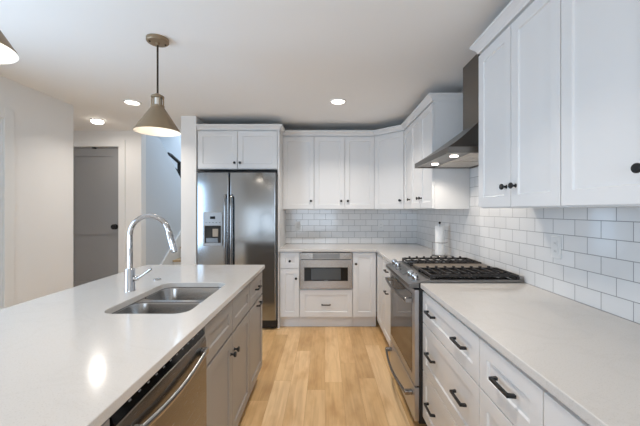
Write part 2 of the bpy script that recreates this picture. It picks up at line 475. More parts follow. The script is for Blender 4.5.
# hall wall with the charcoal door, one step up
HY = 4.47
DX0, DX1, DT = -3.56, -2.79, 2.222
mb = MB().box(-4.5, DX0, HY, HY + 0.12, 0, CEIL).box(DX1, -2.49, HY, HY + 0.12, 0, CEIL).box(DX0, DX1, HY, HY + 0.12, DT, CEIL).box(DX0, DX1, HY, HY + 0.12, 0, 0.175)
struct('wall_hallway', mb, 'wall')
struct('wall_hallway_side', MB().box(-4.5, -4.38, 2.0, HY, 0, CEIL), 'wall')
# stairwell: left guard wall with a sloping top, end wall, outer wall
mb = MB().prism([(-2.60, 4.59, 0), (-2.60, 6.6, 0), (-2.60, 6.6, 1.5), (-2.60, 6.26, 1.5), (-2.60, 4.97, CEIL), (-2.60, 4.59, CEIL)], (0.11, 0, 0))
struct('wall_stairwell', mb, 'stairwall')
mb = MB().box(-4.5, -1.476, 7.3, 7.4, 0, 3.6).box(-4.5, -4.38, 4.6, 7.3, 0, 3.6).box(-4.38, -1.476, 4.6, 4.7, CEIL + 0.1, 3.6).box(-1.65, -1.476, 4.7, 7.3, CEIL + 0.001, 3.6)
struct('wall_stairwell_end', mb, 'stairwall')
struct('ceiling_stairwell', MB().box(-4.5, -1.476, 4.6, 7.4, 3.6, 3.7), 'ceil')

# hall door: two flat panels in a frame, black knob
FD = Fr((0, HY + 0.05), (1, 0), (0, -1))
mb = MB()
def two_panel(mb, F, u0, u1, v0, v1, rail):
    d0, d1 = -0.035, 0.0; fr = 0.115
    F.box(mb, u0, u0 + fr, v0, v1, d0, d1); F.box(mb, u1 - fr, u1, v0, v1, d0, d1)
    F.box(mb, u0 + fr, u1 - fr, v1 - 0.12, v1, d0, d1); F.box(mb, u0 + fr, u1 - fr, rail - 0.01, rail + 0.12, d0, d1)
    F.box(mb, u0 + fr, u1 - fr, v0, v0 + 0.2, d0, d1)
    F.box(mb, u0 + fr, u1 - fr, v0, v1, d0, d1 - 0.011)
two_panel(mb, FD, DX0 + 0.003, DX1 - 0.003, 0.18, DT - 0.004, 1.04)
dr = struct('door_1', mb, 'doorgrey')
kb = MB().lathe(FD.p(-2.868, 1.135, 0), FD.n, [(0.036, 0), (0.036, 0.008), (0.014, 0.012), (0.014, 0.03), (0.031, 0.04), (0.035, 0.052), (0.028, 0.062), (0.01, 0.066)], 20)
obj('door_handle', kb, 'black', dr, smooth=True)
obj('door_closer_pin', MB().box(-3.17, -3.13, HY + 0.02, HY + 0.0498, DT - 0.02, DT - 0.004), 'black', dr)
FH = Fr((0, HY), (1, 0), (0, -1))
mb = MB()
FH.box(mb, DX1, DX1 + 0.088, 0, DT + 0.088, 0, 0.018); FH.box(mb, DX0 - 0.088, DX0, 0, DT + 0.088, 0, 0.018); FH.box(mb, DX0, DX1, DT, DT + 0.088, 0, 0.018)
struct('trim_1', mb, 'trim', bevel=0.003)
# doorway in the left wall: pale door and white casing
FL = Fr((-2.60, 0), (0, 1), (1, 0))
mb = MB(); two_panel(mb, Fr((-2.64, 0), (0, 1), (1, 0)), 1.853, 2.657, 0.01, 2.097, 0.95)
struct('door_2', mb, 'dooropen')
mb = MB()
FL.box(mb, 2.66, 2.745, 0, 2.19, 0, 0.018); FL.box(mb, 1.765, 1.85, 0, 2.19, 0, 0.018); FL.box(mb, 1.85, 2.66, 2.10, 2.19, 0, 0.018)
struct('trim_2', mb, 'trim', bevel=0.004)
mb = MB(); FL.box(mb, 2.745, 3.41, 0, 0.12, 0, 0.014)
struct('baseboard_left', mb, 'trim', bevel=0.003)
mb = MB(); FH.box(mb, DX1 + 0.088, -2.49, 0, 0.12, 0, 0.014)
struct('baseboard_hallway', mb, 'trim', bevel=0.003)

# ------------------------------------------------------------------ staircase
st = thing('staircase', 'oak staircase with white skirt board rising behind the white wall left of the fridge', 'stairs', (-2.07, 4.80, 0))
for i in range(1, 9):
    y0 = 4.82 + 0.27 * (i - 1)
    obj('tread', MB().box(-2.464, -1.652, y0 - 0.025, y0 + 0.27, 0.185 * i - 0.03, 0.185 * i), 'tread', st, bevel=0.004)
    obj('riser', MB().box(-2.464, -1.652, y0, y0 + 0.018, 0.185 * (i - 1), 0.185 * i - 0.03), 'trim', st)
mb = MB().prism([(-2.488, 4.62, 0), (-2.488, 6.98, 0), (-2.488, 6.98, 1.88), (-2.488, 4.62, 0.30)], (0.022, 0, 0))
obj('skirt_board', mb, 'trim', st)
hr = thing('stair_railing', 'black metal stair railing on the sloped stairwell wall top', 'railing', (-2.545, 5.6, 1.9))
obj('rail', MB().tube([(-2.545, 5.36, 2.275), (-2.545, 5.43, 2.275), (-2.545, 5.79, 2.185)], 0.028, 8), 'black', hr)
obj('lower_rail', MB().tube([(-2.545, 5.53, 2.09), (-2.545, 5.79, 2.02)], 0.012, 8), 'black', hr)
obj('post', MB().box(-2.57, -2.52, 5.745, 5.795, 1.85, 2.20), 'black', hr)

# ------------------------------------------------------------------ ceiling lamps
def recessed(x, y, label, power):
    t = thing('recessed_light', label, 'ceiling light', (x, y, CEIL - 0.012), 'recessed lights in the ceiling')
    ring = MB().lathe((x, y, CEIL - 0.0005), (0, 0, -1), [(0.082, 0), (0.080, 0.008), (0.066, 0.010), (0.062, 0.004)], 32, True, True)
    obj('trim_ring', ring, 'ring', t, smooth=True)
    obj('diffuser', MB().lathe((x, y, CEIL - 0.0095), (0, 0, -1), [(0.0615, 0), (0.0615, 0.002)], 32), 'lens', t)
    area('recessed_lamp_light', (x, y, CEIL - 0.016), (x, y, 0), 0.11, 0.11, power, WARM, 2.2)
recessed(0.128, 3.26, 'round white recessed ceiling light above the aisle between range and fridge', 10)
recessed(-1.92, 3.29, 'round white recessed ceiling light just left of the hanging pendant', 6)
t = thing('flush_ceiling_light', 'small round flush mount light on the hallway ceiling near the charcoal door', 'ceiling light', (-2.71, 3.93, CEIL - 0.05))
obj('base_ring', MB().lathe((-2.71, 3.93, CEIL - 0.0005), (0, 0, -1), [(0.07, 0), (0.07, 0.012), (0.064, 0.014)], 32), 'ring', t, smooth=True)
obj('diffuser', MB().lathe((-2.71, 3.93, CEIL - 0.015), (0, 0, -1), [(0.062, 0), (0.064, 0.02), (0.05, 0.030), (0.018, 0.034)], 32), 'lens', t, smooth=True)
area('flush_lamp_light', (-2.71, 3.93, CEIL - 0.06), (-2.71, 3.93, 0), 0.09, 0.09, 4, (1, 0.93, 0.85))

def pendant(x, y, label, drop=0.0):
    t = thing('pendant_light', label, 'pendant light', (x, y, 1.85), 'pendant lights over the island')
    z0 = 1.853 - drop; z1 = 2.006 - drop; z2 = 2.075 - drop
    obj('ceiling_canopy', MB().lathe((x, y, CEIL - 0.0005), (0, 0, -1), [(0.066, 0), (0.066, 0.018), (0.060, 0.024), (0.012, 0.026), (0.010, 0.04)], 32), 'bronze', t, smooth=True)
    for a in (0.6, 0.6 + PI):
        scr = MB().lathe((x + 0.045 * math.cos(a), y + 0.045 * math.sin(a), CEIL - 0.024), (0, 0, -1), [(0.006, 0), (0.006, 0.004), (0.003, 0.006)], 10)
        obj('canopy_screw', scr, 'bronzedark', t, smooth=True)
    obj('stem', MB().cyl((x, y, z2), (x, y, CEIL - 0.03), 0.0055, 12), 'bronzedark', t, smooth=True)
    cg = MB().lathe((x, y, z2 + 0.008), (0, 0, -1), [(0.010, -0.012), (0.032, 0), (0.038, 0.004), (0.038, 0.014), (0.030, 0.016)], 28)
    cg.lathe((x, y, z1 - 0.004), (0, 0, 1), [(0.040, 0), (0.040, 0.016), (0.032, 0.018)], 28)
    for k in range(6):
        a = 2 * PI * k / 6 + 0.3
        cg.cyl((x + 0.033 * math.cos(a), y + 0.033 * math.sin(a), z1), (x + 0.033 * math.cos(a), y + 0.033 * math.sin(a), z2), 0.0045, 8)
    obj('socket_cage', cg, 'bronze', t, smooth=True)
    obj('socket', MB().cyl((x, y, z1 - 0.03), (x, y, z2 - 0.008), 0.018, 20), 'lining', t, smooth=True)
    sh = MB().lathe((x, y, 0), (0, 0, 1), [(0.040, z1), (0.1335, z0 + 0.006), (0.1354, z0)], 56, False, False)
    obj('shade', sh, 'bronze', t, smooth=True)
    ln = MB().lathe((x, y, 0), (0, 0, 1), [(0.1345, z0 + 0.0005), (0.1315, z0 + 0.004), (0.038, z1 - 0.003)], 56, False, True)
    obj('shade_lining', ln, 'lining', t, smooth=True)
    bl = MB().lathe((x, y, z1 - 0.032), (0, 0, -1), [(0.012, 0), (0.014, 0.012), (0.027, 0.035), (0.030, 0.055), (0.024, 0.075), (0.008, 0.085)], 24)
    obj('bulb', bl, 'bulb', t, smooth=True)
    d = bpy.data.lights.new('pendant_lamp_light', 'POINT'); d.energy = 0.45; d.color = (1, 0.88, 0.74); d.shadow_soft_size = 0.03
    o = bpy.data.objects.new('pendant_lamp_light', d); C.objects.link(o); o.location = (x, y, z0 + 0.012)
pendant(-1.055, 2.08, 'aged brass cone pendant hanging above the kitchen faucet, wholly in view')
pendant(-1.06, 0.945, 'aged brass cone pendant cut off at the upper left corner, nearest the camera', 0.016)

# ------------------------------------------------------------------ upper cabinets
UB, UT = 1.372, 2.286
FRu = Fr((0.93, 0), (0, 1), (-1, 0)); FBu = Fr((0, 4.12), (1, 0), (0, -1))
def upper(F, spans, v0, v1, depth, label, loc, knobs, group=None, m='white'):
    t = thing('wall_cabinet', label, 'cabinet', loc, group)
    carcass(F, spans[0], spans[-1], v0, v1, depth, t, m, toe=0)
    for i in range(len(spans) - 1):
        d = door(F, spans[i], spans[i + 1], v0 + 0.003, v1 - 0.012, t, m)
        if knobs[i]: knob(F, knobs[i][0], knobs[i][1], d)
    return t
upper(FBu, (-0.5245, -0.136), UB, UT, 0.308, 'narrow white single door wall cabinet right beside the tall fridge panel', (-0.33, 4.27, UB), [(-0.174, 1.475)])
upper(FBu, (-0.136, 0.245, 0.618), UB, UT, 0.308, 'white double door wall cabinet above the drawer microwave', (0.24, 4.27, UB), [(0.200, 1.475), (0.283, 1.475)])
# corner cabinet with its door across the corner
P1, P2 = V((0.62, 4.12, 0)), V((0.93, 3.81, 0))
t = thing('wall_cabinet', 'white corner wall cabinet with an angled single door', 'cabinet', (0.95, 4.15, UB))
obj('cabinet_body', MB().prism([(0.619, 4.12, UB), (0.93, 3.811, UB), (1.2285, 3.811, UB), (1.2285, 4.419, UB), (0.619, 4.419, UB)], (0, 0, UT - UB)), 'white', t)
FDg = Fr(P1, P2 - P1, (-1, -1)); Ld = (P2 - P1).length
d = door(FDg, 0.012, Ld - 0.012, UB + 0.003, UT - 0.012, t, 'white'); knob(FDg, Ld - 0.055, 1.475, d)
upper(FRu, (3.495, 3.809), UB, UT, 0.298, 'narrow white single door wall cabinet next to the angled corner cabinet', (1.08, 3.65, UB), [(3.535, 1.475)])
upper(FRu, (2.80, 3.150, 3.495), UB, UT, 0.298, 'white double door wall cabinet just past the range hood', (1.08, 3.15, UB), [(3.112, 1.475), (3.190, 1.475)])
upper(FRu, (1.275, 1.617, 1.959), UB, UT, 0.298, 'white double door wall cabinet just on the near side of the range hood', (1.08, 1.62, UB), [(1.575, 1.478), (1.656, 1.478)])
upper(FRu, (0.51, 0.893, 1.275), UB, UT, 0.298, 'white wall cabinet nearest the camera, cut by the right photo edge', (1.08, 0.89, UB), [(0.852, 1.480), (0.938, 1.480)])

CROWN = [(-0.03, 0), (0.003, 0), (0.006, 0.012), (0.016, 0.026), (0.032, 0.042), (0.036, 0.046), (0.036, 0.058), (-0.03, 0.058)]
def crown(path, z, label):
    pts = [V((a, b)) for a, b in path]; rings = []
    for i, p in enumerate(pts):
        ns = []
        for a, b in ((i - 1, i), (i, i + 1)):
            if 0 <= a and b < len(pts):
                dd = (pts[b] - pts[a]).normalized(); ns.append(V((dd.y, -dd.x)))
        n = ns[0] if len(ns) == 1 else (ns[0] + ns[1]) / (1 + ns[0].dot(ns[1]))
        rings.append([(p.x + n.x * o, p.y + n.y * o, z + h) for o, h in CROWN])
    tag(obj('crown_moulding', MB().loft(rings), 'white', None, loc=(path[0][0], path[0][1], z)), label, 'moulding')
ZC = UT + 0.0008
crown([(-0.5235, 4.10), (0.612, 4.10), (0.91, 3.802), (0.91, 2.80), (1.228, 2.80)], ZC, 'white crown moulding running round the back and corner wall cabinets')
crown([(1.228, 1.959), (0.91, 1.959), (0.91, 0.51)], ZC, 'white crown moulding on the near right wall cabinets, cut by the photo top')
crown([(-1.474, 3.80), (-0.525, 3.80), (-0.525, 4.055)], ZC, 'white crown moulding on top of the cabinet over the fridge')

# ------------------------------------------------------------------ fridge and its surround
FF = Fr((0, 3.82), (1, 0), (0, -1))
t = thing('fridge_side_panel', 'tall white side panel on the right of the stainless fridge', 'panel', (-0.535, 4.1, 0))
obj('panel_board', MB().box(-0.545, -0.525, 3.80, 4.4295, 0, UT), 'white', t, bevel=0.001)
t = thing('wall_cabinet', 'white double door cabinet directly above the stainless fridge', 'cabinet', (-1.01, 4.1, 1.835))
carcass(FF, -1.4755, -0.5455, 1.835, UT, 0.607, t, 'white', toe=0)
for a, b, k in ((-1.468, -1.0075, -1.038), (-1.0075, -0.548, -0.975)):
    d = door(FF, a, b, 1.838, UT - 0.012, t, 'white'); knob(FF, k, 1.905, d)

fr = thing('refrigerator', 'stainless side by side refrigerator with a water dispenser in its left door', 'refrigerator', (-1.005, 4.0, 0))
obj('refrigerator_body', MB().box(-1.452, -0.556, 3.80, 4.42, 0.02, 1.775), 'blackplastic', fr, bevel=0.004)
GX = -1.083
def fdoor(x0, x1, name):
    # a gently crowned steel door
    n = 10; ring0 = []; rings = []
    for z in (0.115, 1.785):
        pts = [(x0, 3.795, z)]
        rise = (0.0, 0.0015, 0.004, 0.008, 0.014, 0.016)
        for s in [e / (x1 - x0) for e in rise] + [0.25, 0.5, 0.75] + [1 - e / (x1 - x0) for e in rise[::-1]]:
            x = x0 + (x1 - x0) * s
            e = min(s, 1 - s) * (x1 - x0)
            rd = 0.014
            dd = 0.0 if e > rd else rd - math.sqrt(max(0, rd * rd - (rd - e) ** 2))
            pts.append((x, 3.731 + dd - 0.0012 * math.sin(PI * s), z))
        pts.append((x1, 3.795, z)); rings.append(pts)
    return obj(name, MB().loft(rings), 'steel_v', fr, smooth=True)
d1 = fdoor(-1.454, GX - 0.004, 'freezer_door'); d2 = fdoor(GX + 0.004, -0.555, 'refrigerator_door')
for d, x in ((d1, GX - 0.034), (d2, GX + 0.034)):
    mb = MB().tube([(x, 3.732, 1.53), (x, 3.700, 1.525), (x, 3.682, 1.50), (x, 3.676, 1.40), (x, 3.676, 0.70), (x, 3.682, 0.60), (x, 3.700, 0.575), (x, 3.732, 0.57)], 0.0135, 14)
    obj('handle', mb, 'steel_v', d, smooth=True)
FX = Fr((0, 3.729), (1, 0), (0, -1))
X0, X1, Z0, Z1 = -1.372, -1.158, 0.972, 1.338
mb = MB()
FX.box(mb, X0, X1, 1.185, Z1, -0.02, 0.012); FX.box(mb, X0, X0 + 0.016, Z0, 1.185, -0.02, 0.012); FX.box(mb, X1 - 0.016, X1, Z0, 1.185, -0.02, 0.012)
FX.box(mb, X0, X1, Z0 - 0.012, Z0 + 0.02, -0.02, 0.016)
obj('dispenser_frame', mb, 'dispgrey', d1, bevel=0.004)
mb = MB()
FX.box(mb, X0 + 0.016, X1 - 0.016, Z0 + 0.02, 1.185, -0.002, 0.001)
obj('dispenser_recess', mb, 'toe', d1)
mb = MB(); FX.box(mb, X0 + 0.03, X1 - 0.05, Z0 + 0.022, Z0 + 0.075, 0.0012, 0.006)
obj('drip_tray', mb, 'ice', d1, bevel=0.002)
mb = MB(); FX.box(mb, -1.268, -1.205, 1.062, 1.15, 0.0012, 0.009)
obj('dispenser_paddle', mb, 'paddle', d1, bevel=0.003)
mb = MB(); FX.box(mb, -1.295, -1.237, 1.262, 1.292, 0.0121, 0.0128)
obj('dispenser_display', mb, 'blackglass', d1)
for k in range(5): obj('dispenser_button', FX.box(MB(), -1.345 + k * 0.038, -1.33 + k * 0.038, 1.218, 1.224, 0.0121, 0.0126), 'slot', d1)
obj('base_grille', MB().box(-1.45, -0.557, 3.765, 3.80, 0.02, 0.105), 'blackplastic', fr, bevel=0.003)
obj('top_hinge_cover', MB().box(-1.45, -0.557, 3.75, 3.80, 1.776, 1.80), 'blackplastic', fr, bevel=0.003)
for x in (-1.40, -0.61): obj('foot', MB().cyl((x, 3.83, 0), (x, 3.83, 0.02), 0.022), 'blackplastic', fr)

# ------------------------------------------------------------------ back base run
FB = Fr((0, 3.82), (1, 0), (0, -1))
ZB, ZT = 0.128, 0.8842
t = thing('base_cabinet', 'narrow white base cabinet with one drawer and door beside the fridge panel', 'cabinet', (-0.41, 4.1, 0))
carcass(FB, -0.524, -0.294, ZB, ZT, 0.6, t, 'white', toe=0.045)
d = obj('drawer', FB.shaker(MB(), -0.5165, -0.2955, 0.69, 0.872, fr=0.075), 'white', t, bevel=0.0012); knob(FB, -0.404, 0.777, d)
d = door(FB, -0.518, -0.294, 0.13, 0.688, t, 'white'); knob(FB, -0.332, 0.577, d)
t = thing('base_cabinet', 'white base cabinet housing the drawer microwave, one wide drawer below', 'cabinet', (0.012, 4.1, 0))
carcass(FB, -0.294, 0.318, ZB, ZT, 0.6, t, 'white', toe=0.045, front=[(ZB + 0.016, 0.452)])
d = door(FB, -0.2925, 0.3165, 0.13, 0.447, t, 'white', 'drawer'); pull(FB, 0.012, 0.275, d, 0.11)
mw = thing('drawer_microwave', 'stainless drawer microwave built in under the back counter', 'microwave', (0.012, 4.0, 0.455))
obj('microwave_body', MB().box(-0.276, 0.30, 3.822, 4.38, 0.456, 0.866), 'blackplastic', mw)
mb = MB(); FB.box(mb, -0.2905, 0.3145, 0.796, 0.873, 0.0005, 0.027); p1 = obj('control_fascia', mb, 'steel_h', mw, bevel=0.002)
mb = MB(); FB.box(mb, -0.142, 0.168, 0.803, 0.866, 0.0272, 0.0285); obj('control_panel', mb, 'steel_range', p1, bevel=0.0005)
mb = MB(); FB.box(mb, -0.2905, 0.3145, 0.459, 0.791, 0.0005, 0.034); p2 = obj('microwave_drawer', mb, 'steel_h', mw, bevel=0.003)
mb = MB(); FB.box(mb, -0.238, 0.263, 0.549, 0.705, 0.0342, 0.036); w = obj('window_surround', mb, 'blackglass', p2, bevel=0.001)
mb = MB(); FB.box(mb, -0.158, 0.182, 0.565, 0.692, 0.0362, 0.0368); obj('window_glass', mb, 'greyglass', p2)
mb = MB(); FB.box(mb, -0.008, 0.032, 0.5545, 0.5585, 0.0362, 0.0366); obj('maker_mark', mb, 'mark', p2)
t = thing('base_cabinet', 'white full height single door base cabinet right of the drawer microwave', 'cabinet', (0.45, 4.1, 0))
carcass(FB, 0.318, 0.596, ZB, ZT, 0.6, t, 'white', toe=0.045)
d = door(FB, 0.320, 0.590, 0.13, 0.872, t, 'white'); knob(FB, 0.355, 0.745, d)

# ------------------------------------------------------------------ right base run
FR = Fr((0.617, 0), (0, 1), (-1, 0))
ZB = 0.10
t = thing('base_cabinet', 'white corner base cabinet door in the angle beside the far end of the range run', 'cabinet', (0.9, 3.6, 0))
carcass(FR, 3.425, 3.795, ZB, ZT, 0.58, t, 'white')
door(FR, 3.43, 3.79, 0.10, 0.872, t, 'white')
t = thing('base_cabinet', 'white base cabinet touching the far side of the range', 'cabinet', (0.9, 3.1, 0))
carcass(FR, 2.786, 3.425, ZB, ZT, 0.6, t, 'white')
d = door(FR, 2.79, 3.42, 0.682, 0.872, t, 'white', 'drawer'); pull(FR, 3.16, 0.778, d)
d = door(FR, 2.79, 3.42, 0.10, 0.678, t, 'white'); pull(FR, 3.16, 0.572, d)
rows = ((0.10, 0.384), (0.388, 0.676), (0.680, 0.866))
def drawers(u0, u1, label, pulls):
    t = thing('drawer_cabinet', label, 'cabinet', (0.9, (u0 + u1) / 2, 0), 'three drawer base cabinets on the right')
    carcass(FR, u0, u1, ZB, ZT, 0.6, t, 'white')
    for a, b in rows:
        d = door(FR, u0 + 0.001, u1 - 0.001, a, b, t, 'white', 'drawer', 0.001)
        for p in pulls: pull(FR, p, (a + b) / 2 + 0.004, d)
drawers(1.277, 2.018, 'wide white three drawer cabinet touching the near side of the range', (1.45, 1.845))
drawers(0.904, 1.277, 'narrow white drawer cabinet, single pulls, second from the range', (1.09,))
drawers(0.14, 0.904, 'white drawer cabinet nearest the camera along the bottom right edge', (0.33, 0.71))

# ------------------------------------------------------------------ countertops
mb = fill_mesh([(-0.5243, 4.4195), (-0.5243, 3.775), (0.583, 3.775), (0.583, 2.784), (1.2295, 2.784), (1.2295, 4.4195)], [], 0.885, 0.915)
tag(obj('countertop', mb, 'quartz', None, bevel=0.003, loc=(0.3, 4.1, 0.885)), 'L shaped white quartz countertop along the back wall and corner', 'countertop')
tag(obj('countertop', MB().box(0.583, 1.2295, 0.05, 2.0165, 0.885, 0.915), 'quartz', None, bevel=0.003, loc=(0.9, 1, 0.885)), 'white quartz countertop along the right wall on the near side of the range', 'countertop')
cut = rrect(-0.980, -0.598, 1.422, 2.035, 0.065, 8)
mb = fill_mesh([(-1.459, 0.15), (-0.492, 0.15), (-0.492, 2.70), (-1.459, 2.70)], [cut], 0.885, 0.915)
tag(obj('island_countertop', mb, 'quartz', None, bevel=0.003, loc=(-0.975, 1.4, 0.885)), 'large white quartz island top with the undermount sink cut into it', 'countertop')

# ------------------------------------------------------------------ island
FI = Fr((-0.527, 0), (0, 1), (1, 0))
t = thing('base_cabinet', 'grey island cabinet at the far end with a pull on drawer and door', 'cabinet', (-0.83, 2.45, 0))
carcass(FI, 2.228, 2.675, ZB, ZT, 0.62, t, 'grey', front=[(ZB + 0.016, 0.670), (0.866, ZT)])
d = door(FI, 2.23, 2.673, 0.690, 0.872, t, 'grey', 'drawer'); pull(FI, 2.45, 0.785, d)
d = door(FI, 2.23, 2.673, 0.105, 0.682, t, 'grey'); pull(FI, 2.50, 0.652, d)
t = thing('sink_base_cabinet', 'grey double door island cabinet below the sink with two black knobs', 'cabinet', (-0.83, 1.81, 0))
carcass(FI, 1.390, 2.228, ZB, ZT, 0.62, t, 'grey', front=[(ZB + 0.016, 0.670), (0.866, ZT)])
for a, b in ((1.393, 1.808), (1.808, 2.226)):
    door(FI, a, b, 0.690, 0.872, t, 'grey', 'false_front')
d = door(FI, 1.393, 1.808, 0.105, 0.682, t, 'grey'); knob(FI, 1.775, 0.585, d)
d = door(FI, 1.808, 2.226, 0.105, 0.682, t, 'grey'); knob(FI, 1.842, 0.585, d)
t = thing('base_cabinet', 'grey island cabinet past the near side of the dishwasher', 'cabinet', (-0.83, 0.48, 0))
carcass(FI, 0.18, 0.784, ZB, ZT, 0.62, t, 'grey')
door(FI, 0.183, 0.780, 0.690, 0.872, t, 'grey', 'drawer'); door(FI, 0.183, 0.780, 0.105, 0.682, t, 'grey')
t = thing('island_back_panel', 'grey panel closing the seating side of the island under the top', 'panel', (-1.16, 1.4, 0))
obj('panel_board', MB().box(-1.168, -1.149, 0.18, 2.675, 0, ZT), 'grey', t)

dw = thing('dishwasher', 'stainless dishwasher with a bowed handle built into the island', 'dishwasher', (-0.8, 1.08, 0))
obj('dishwasher_tub', MB().box(-1.12, -0.535, 0.789, 1.386, 0.10, 0.876), 'blackplastic', dw)
obj('toe_panel', MB().box(-1.0, -0.60, 0.789, 1.386, 0.0, 0.0995), 'toe', dw)
n = 12; rings = []
for y in (0.789, 1.386):
    rings.append([(-0.534, y, 0.105), (-0.500, y, 0.105), (-0.4975, y, 0.12), (-0.4975, y, 0.60), (-0.4985, y, 0.81), (-0.504, y, 0.836), (-0.515, y, 0.842), (-0.534, y, 0.842)])
dd = obj('dishwasher_door', MB().loft(rings), 'steel_dw', dw, smooth=True)
mb = MB().prism([(-0.534, 0.792, 0.8425), (-0.506, 0.792, 0.8425), (-0.517, 0.792, 0.876), (-0.534, 0.792, 0.876)], (0, 0.591, 0))
cs = obj('control_strip', mb, 'blackglass', dw)
mb = MB()
for k in range(11):
    y = 0.86 + k * 0.046
    zc = 0.862; xc = -0.5165 + 0.0075 - (zc - 0.8525) * 0.33 + 0.0005
    mb.hexa([(xc, y, zc - 0.0018), (xc, y + 0.011, zc - 0.0018), (xc + 0.0012, y + 0.011, zc - 0.0018), (xc + 0.0012, y, zc - 0.0018),
             (xc - 0.002, y, zc + 0.0018), (xc - 0.002, y + 0.011, zc + 0.0018), (xc - 0.0008, y + 0.011, zc + 0.0018), (xc - 0.0008, y, zc + 0.0018)])
obj('control_buttons', mb, 'mark', cs)
pts = []
for k in range(21):
    s = k / 20; y = 0.83 + (1.345 - 0.83) * s
    pts.append((-0.481 + 0.006 * math.sin(PI * s), y, 0.790 - 0.020 * math.sin(PI * s)))
obj('handle', MB().tube(pts, 0.0075, 12, flat=1.6), 'steel_h', dd, smooth=True)
for y in (0.845, 1.33):
    obj('handle_bracket', MB().box(-0.4976, -0.474, y - 0.018, y + 0.018, 0.777, 0.803), 'steel_h', dd, bevel=0.004)

# ------------------------------------------------------------------ sink and faucet
sk = thing('sink', 'double bowl stainless undermount sink set in the island top', 'sink', (-0.79, 1.73, 0.66))
b1 = (-0.985, -0.594, 1.417, 1.712, 0.075); b2 = (-0.985, -0.594, 1.748, 2.040, 0.075)
def loop3(b, ins, z): return [(x, y, z) for x, y in rrect(b[0] + ins, b[1] - ins, b[2] + ins, b[3] - ins, max(0.02, b[4] - ins * 0.6), 8)]
mb = fill_mesh([(-1.01, 1.4085), (-0.57, 1.4085), (-0.57, 2.055), (-1.01, 2.055)], [rrect(*b1, 8), rrect(*b2, 8)], 0.8815, 0.8845)
obj('rim', mb, 'sink', sk)
for b in (b1, b2):
    rings = [loop3(b, 0.0, 0.8815), loop3(b, 0.003, 0.872), loop3(b, 0.012, 0.74), loop3(b, 0.022, 0.712), loop3(b, 0.045, 0.700), loop3(b, 0.10, 0.697)]
    bo = obj('bowl', MB().loft(rings, False, True), 'sink', sk, smooth=True)
    cx, cy = (b[0] + b[1]) / 2, (b[2] + b[3]) / 2
    obj('drain', MB().lathe((cx, cy, 0.6975), (0, 0, 1), [(0.045, 0), (0.043, 0.003), (0.032, 0.002), (0.03, 0.0005)], 24), 'chrome', bo, smooth=True)

FXX, FYY, CT = -1.078, 1.825, 0.915
fc = thing('faucet', 'tall chrome gooseneck pull-down faucet standing behind the sink', 'faucet', (FXX, FYY, CT))
obj('base', MB().lathe((FXX, FYY, CT + 0.0003), (0, 0, 1), [(0.027, 0), (0.027, 0.006), (0.0245, 0.010), (0.0245, 0.118), (0.021, 0.124)], 28), 'chrome', fc, smooth=True)
R = 0.108; cz = 1.222
path = [(FXX, FYY, CT + 0.12), (FXX, FYY, 1.10), (FXX, FYY, 1.18)]
for k in range(0, 15):
    a = PI - (PI - 0.28) * k / 14
    path.append((FXX + R + R * math.cos(a), FYY, cz + R * math.sin(a)))
e = V(path[-1]); tdir = V((math.sin(0.28), 0, -math.cos(0.28)))
path.append(tuple(e + tdir * 0.02))
obj('neck', MB().tube(path, 0.0135, 16), 'chrome', fc, smooth=True)
h0 = e + tdir * 0.008
obj('spray_head', MB().lathe(h0, tdir, [(0.0145, 0), (0.0165, 0.004), (0.0175, 0.05), (0.0185, 0.10), (0.0175, 0.118), (0.013, 0.122)], 24), 'chrome', fc, smooth=True)
lv = MB().lathe((FXX + 0.022, FYY, CT + 0.068), (1, 0, 0), [(0.013, 0), (0.013, 0.02), (0.011, 0.024)], 18)
lv.tube([(FXX + 0.040, FYY, CT + 0.066), (FXX + 0.075, FYY - 0.005, CT + 0.088), (FXX + 0.122, FYY - 0.01, CT + 0.122)], [0.0085, 0.0065, 0.0055], 12)
obj('lever_handle', lv, 'chrome', fc, smooth=True)
sc = MB().lathe((-1.072, 2.11, CT + 0.0003), (0, 0, 1), [(0.023, 0), (0.023, 0.005), (0.018, 0.009), (0.006, 0.010)], 24)
tag(obj('sink_hole_cover', sc, 'chrome', None, smooth=True, loc=(-1.072, 2.11, CT)), 'small round chrome hole cover on the island top behind the sink', 'hole cover')

# ------------------------------------------------------------------ range
RY0, RY1 = 2.0215, 2.7805
rg = thing('gas_range', 'stainless slide-in gas range with black grates between the right countertops', 'range', (0.9, 2.4, 0))
obj('range_body', MB().box(0.577, 1.222, RY0, RY1, 0.05, 0.9135), 'blackplastic', rg, bevel=0.002)
obj('toe_panel', MB().box(0.64, 1.2, RY0 + 0.01, RY1 - 0.01, 0.0, 0.0495), 'toe', rg)
FG = Fr((0.577, 0), (0, 1), (-1, 0))
mb = MB(); FG.box(mb, RY0, RY1, 0.282, 0.872, 0.0008, 0.028)
od = obj('oven_door', mb, 'steel_oven', rg, bevel=0.003)
mb = MB(); FG.box(mb, RY0 + 0.06, RY1 - 0.035, 0.335, 0.835, 0.0282, 0.0296)
obj('oven_window', mb, 'ovenglass', od, bevel=0.0005)
def bowed(z, out, drop):
    pts = []
    for k in range(21):
        s = k / 20; y = RY0 + 0.055 + (RY1 - RY0 - 0.11) * s
        pts.append((0.505 - out * math.sin(PI * s), y, z - drop * math.sin(PI * s)))
    return MB().tube(pts, 0.0085, 12, flat=1.2)
obj('door_handle', bowed(0.795, 0.014, 0.004), 'steel_dark', od, smooth=True)  # darker hood steel puts the shadow on the handle into its colour
for y in (RY0 + 0.06, RY1 - 0.06): obj('handle_bracket', MB().box(0.500, 0.5488, y - 0.016, y + 0.016, 0.780, 0.808), 'steel_h' , od, bevel=0.004)
mb = MB(); FG.box(mb, RY0, RY1, 0.066, 0.272, 0.0008, 0.028)
wd = obj('warming_drawer', mb, 'steel_oven', rg, bevel=0.003)
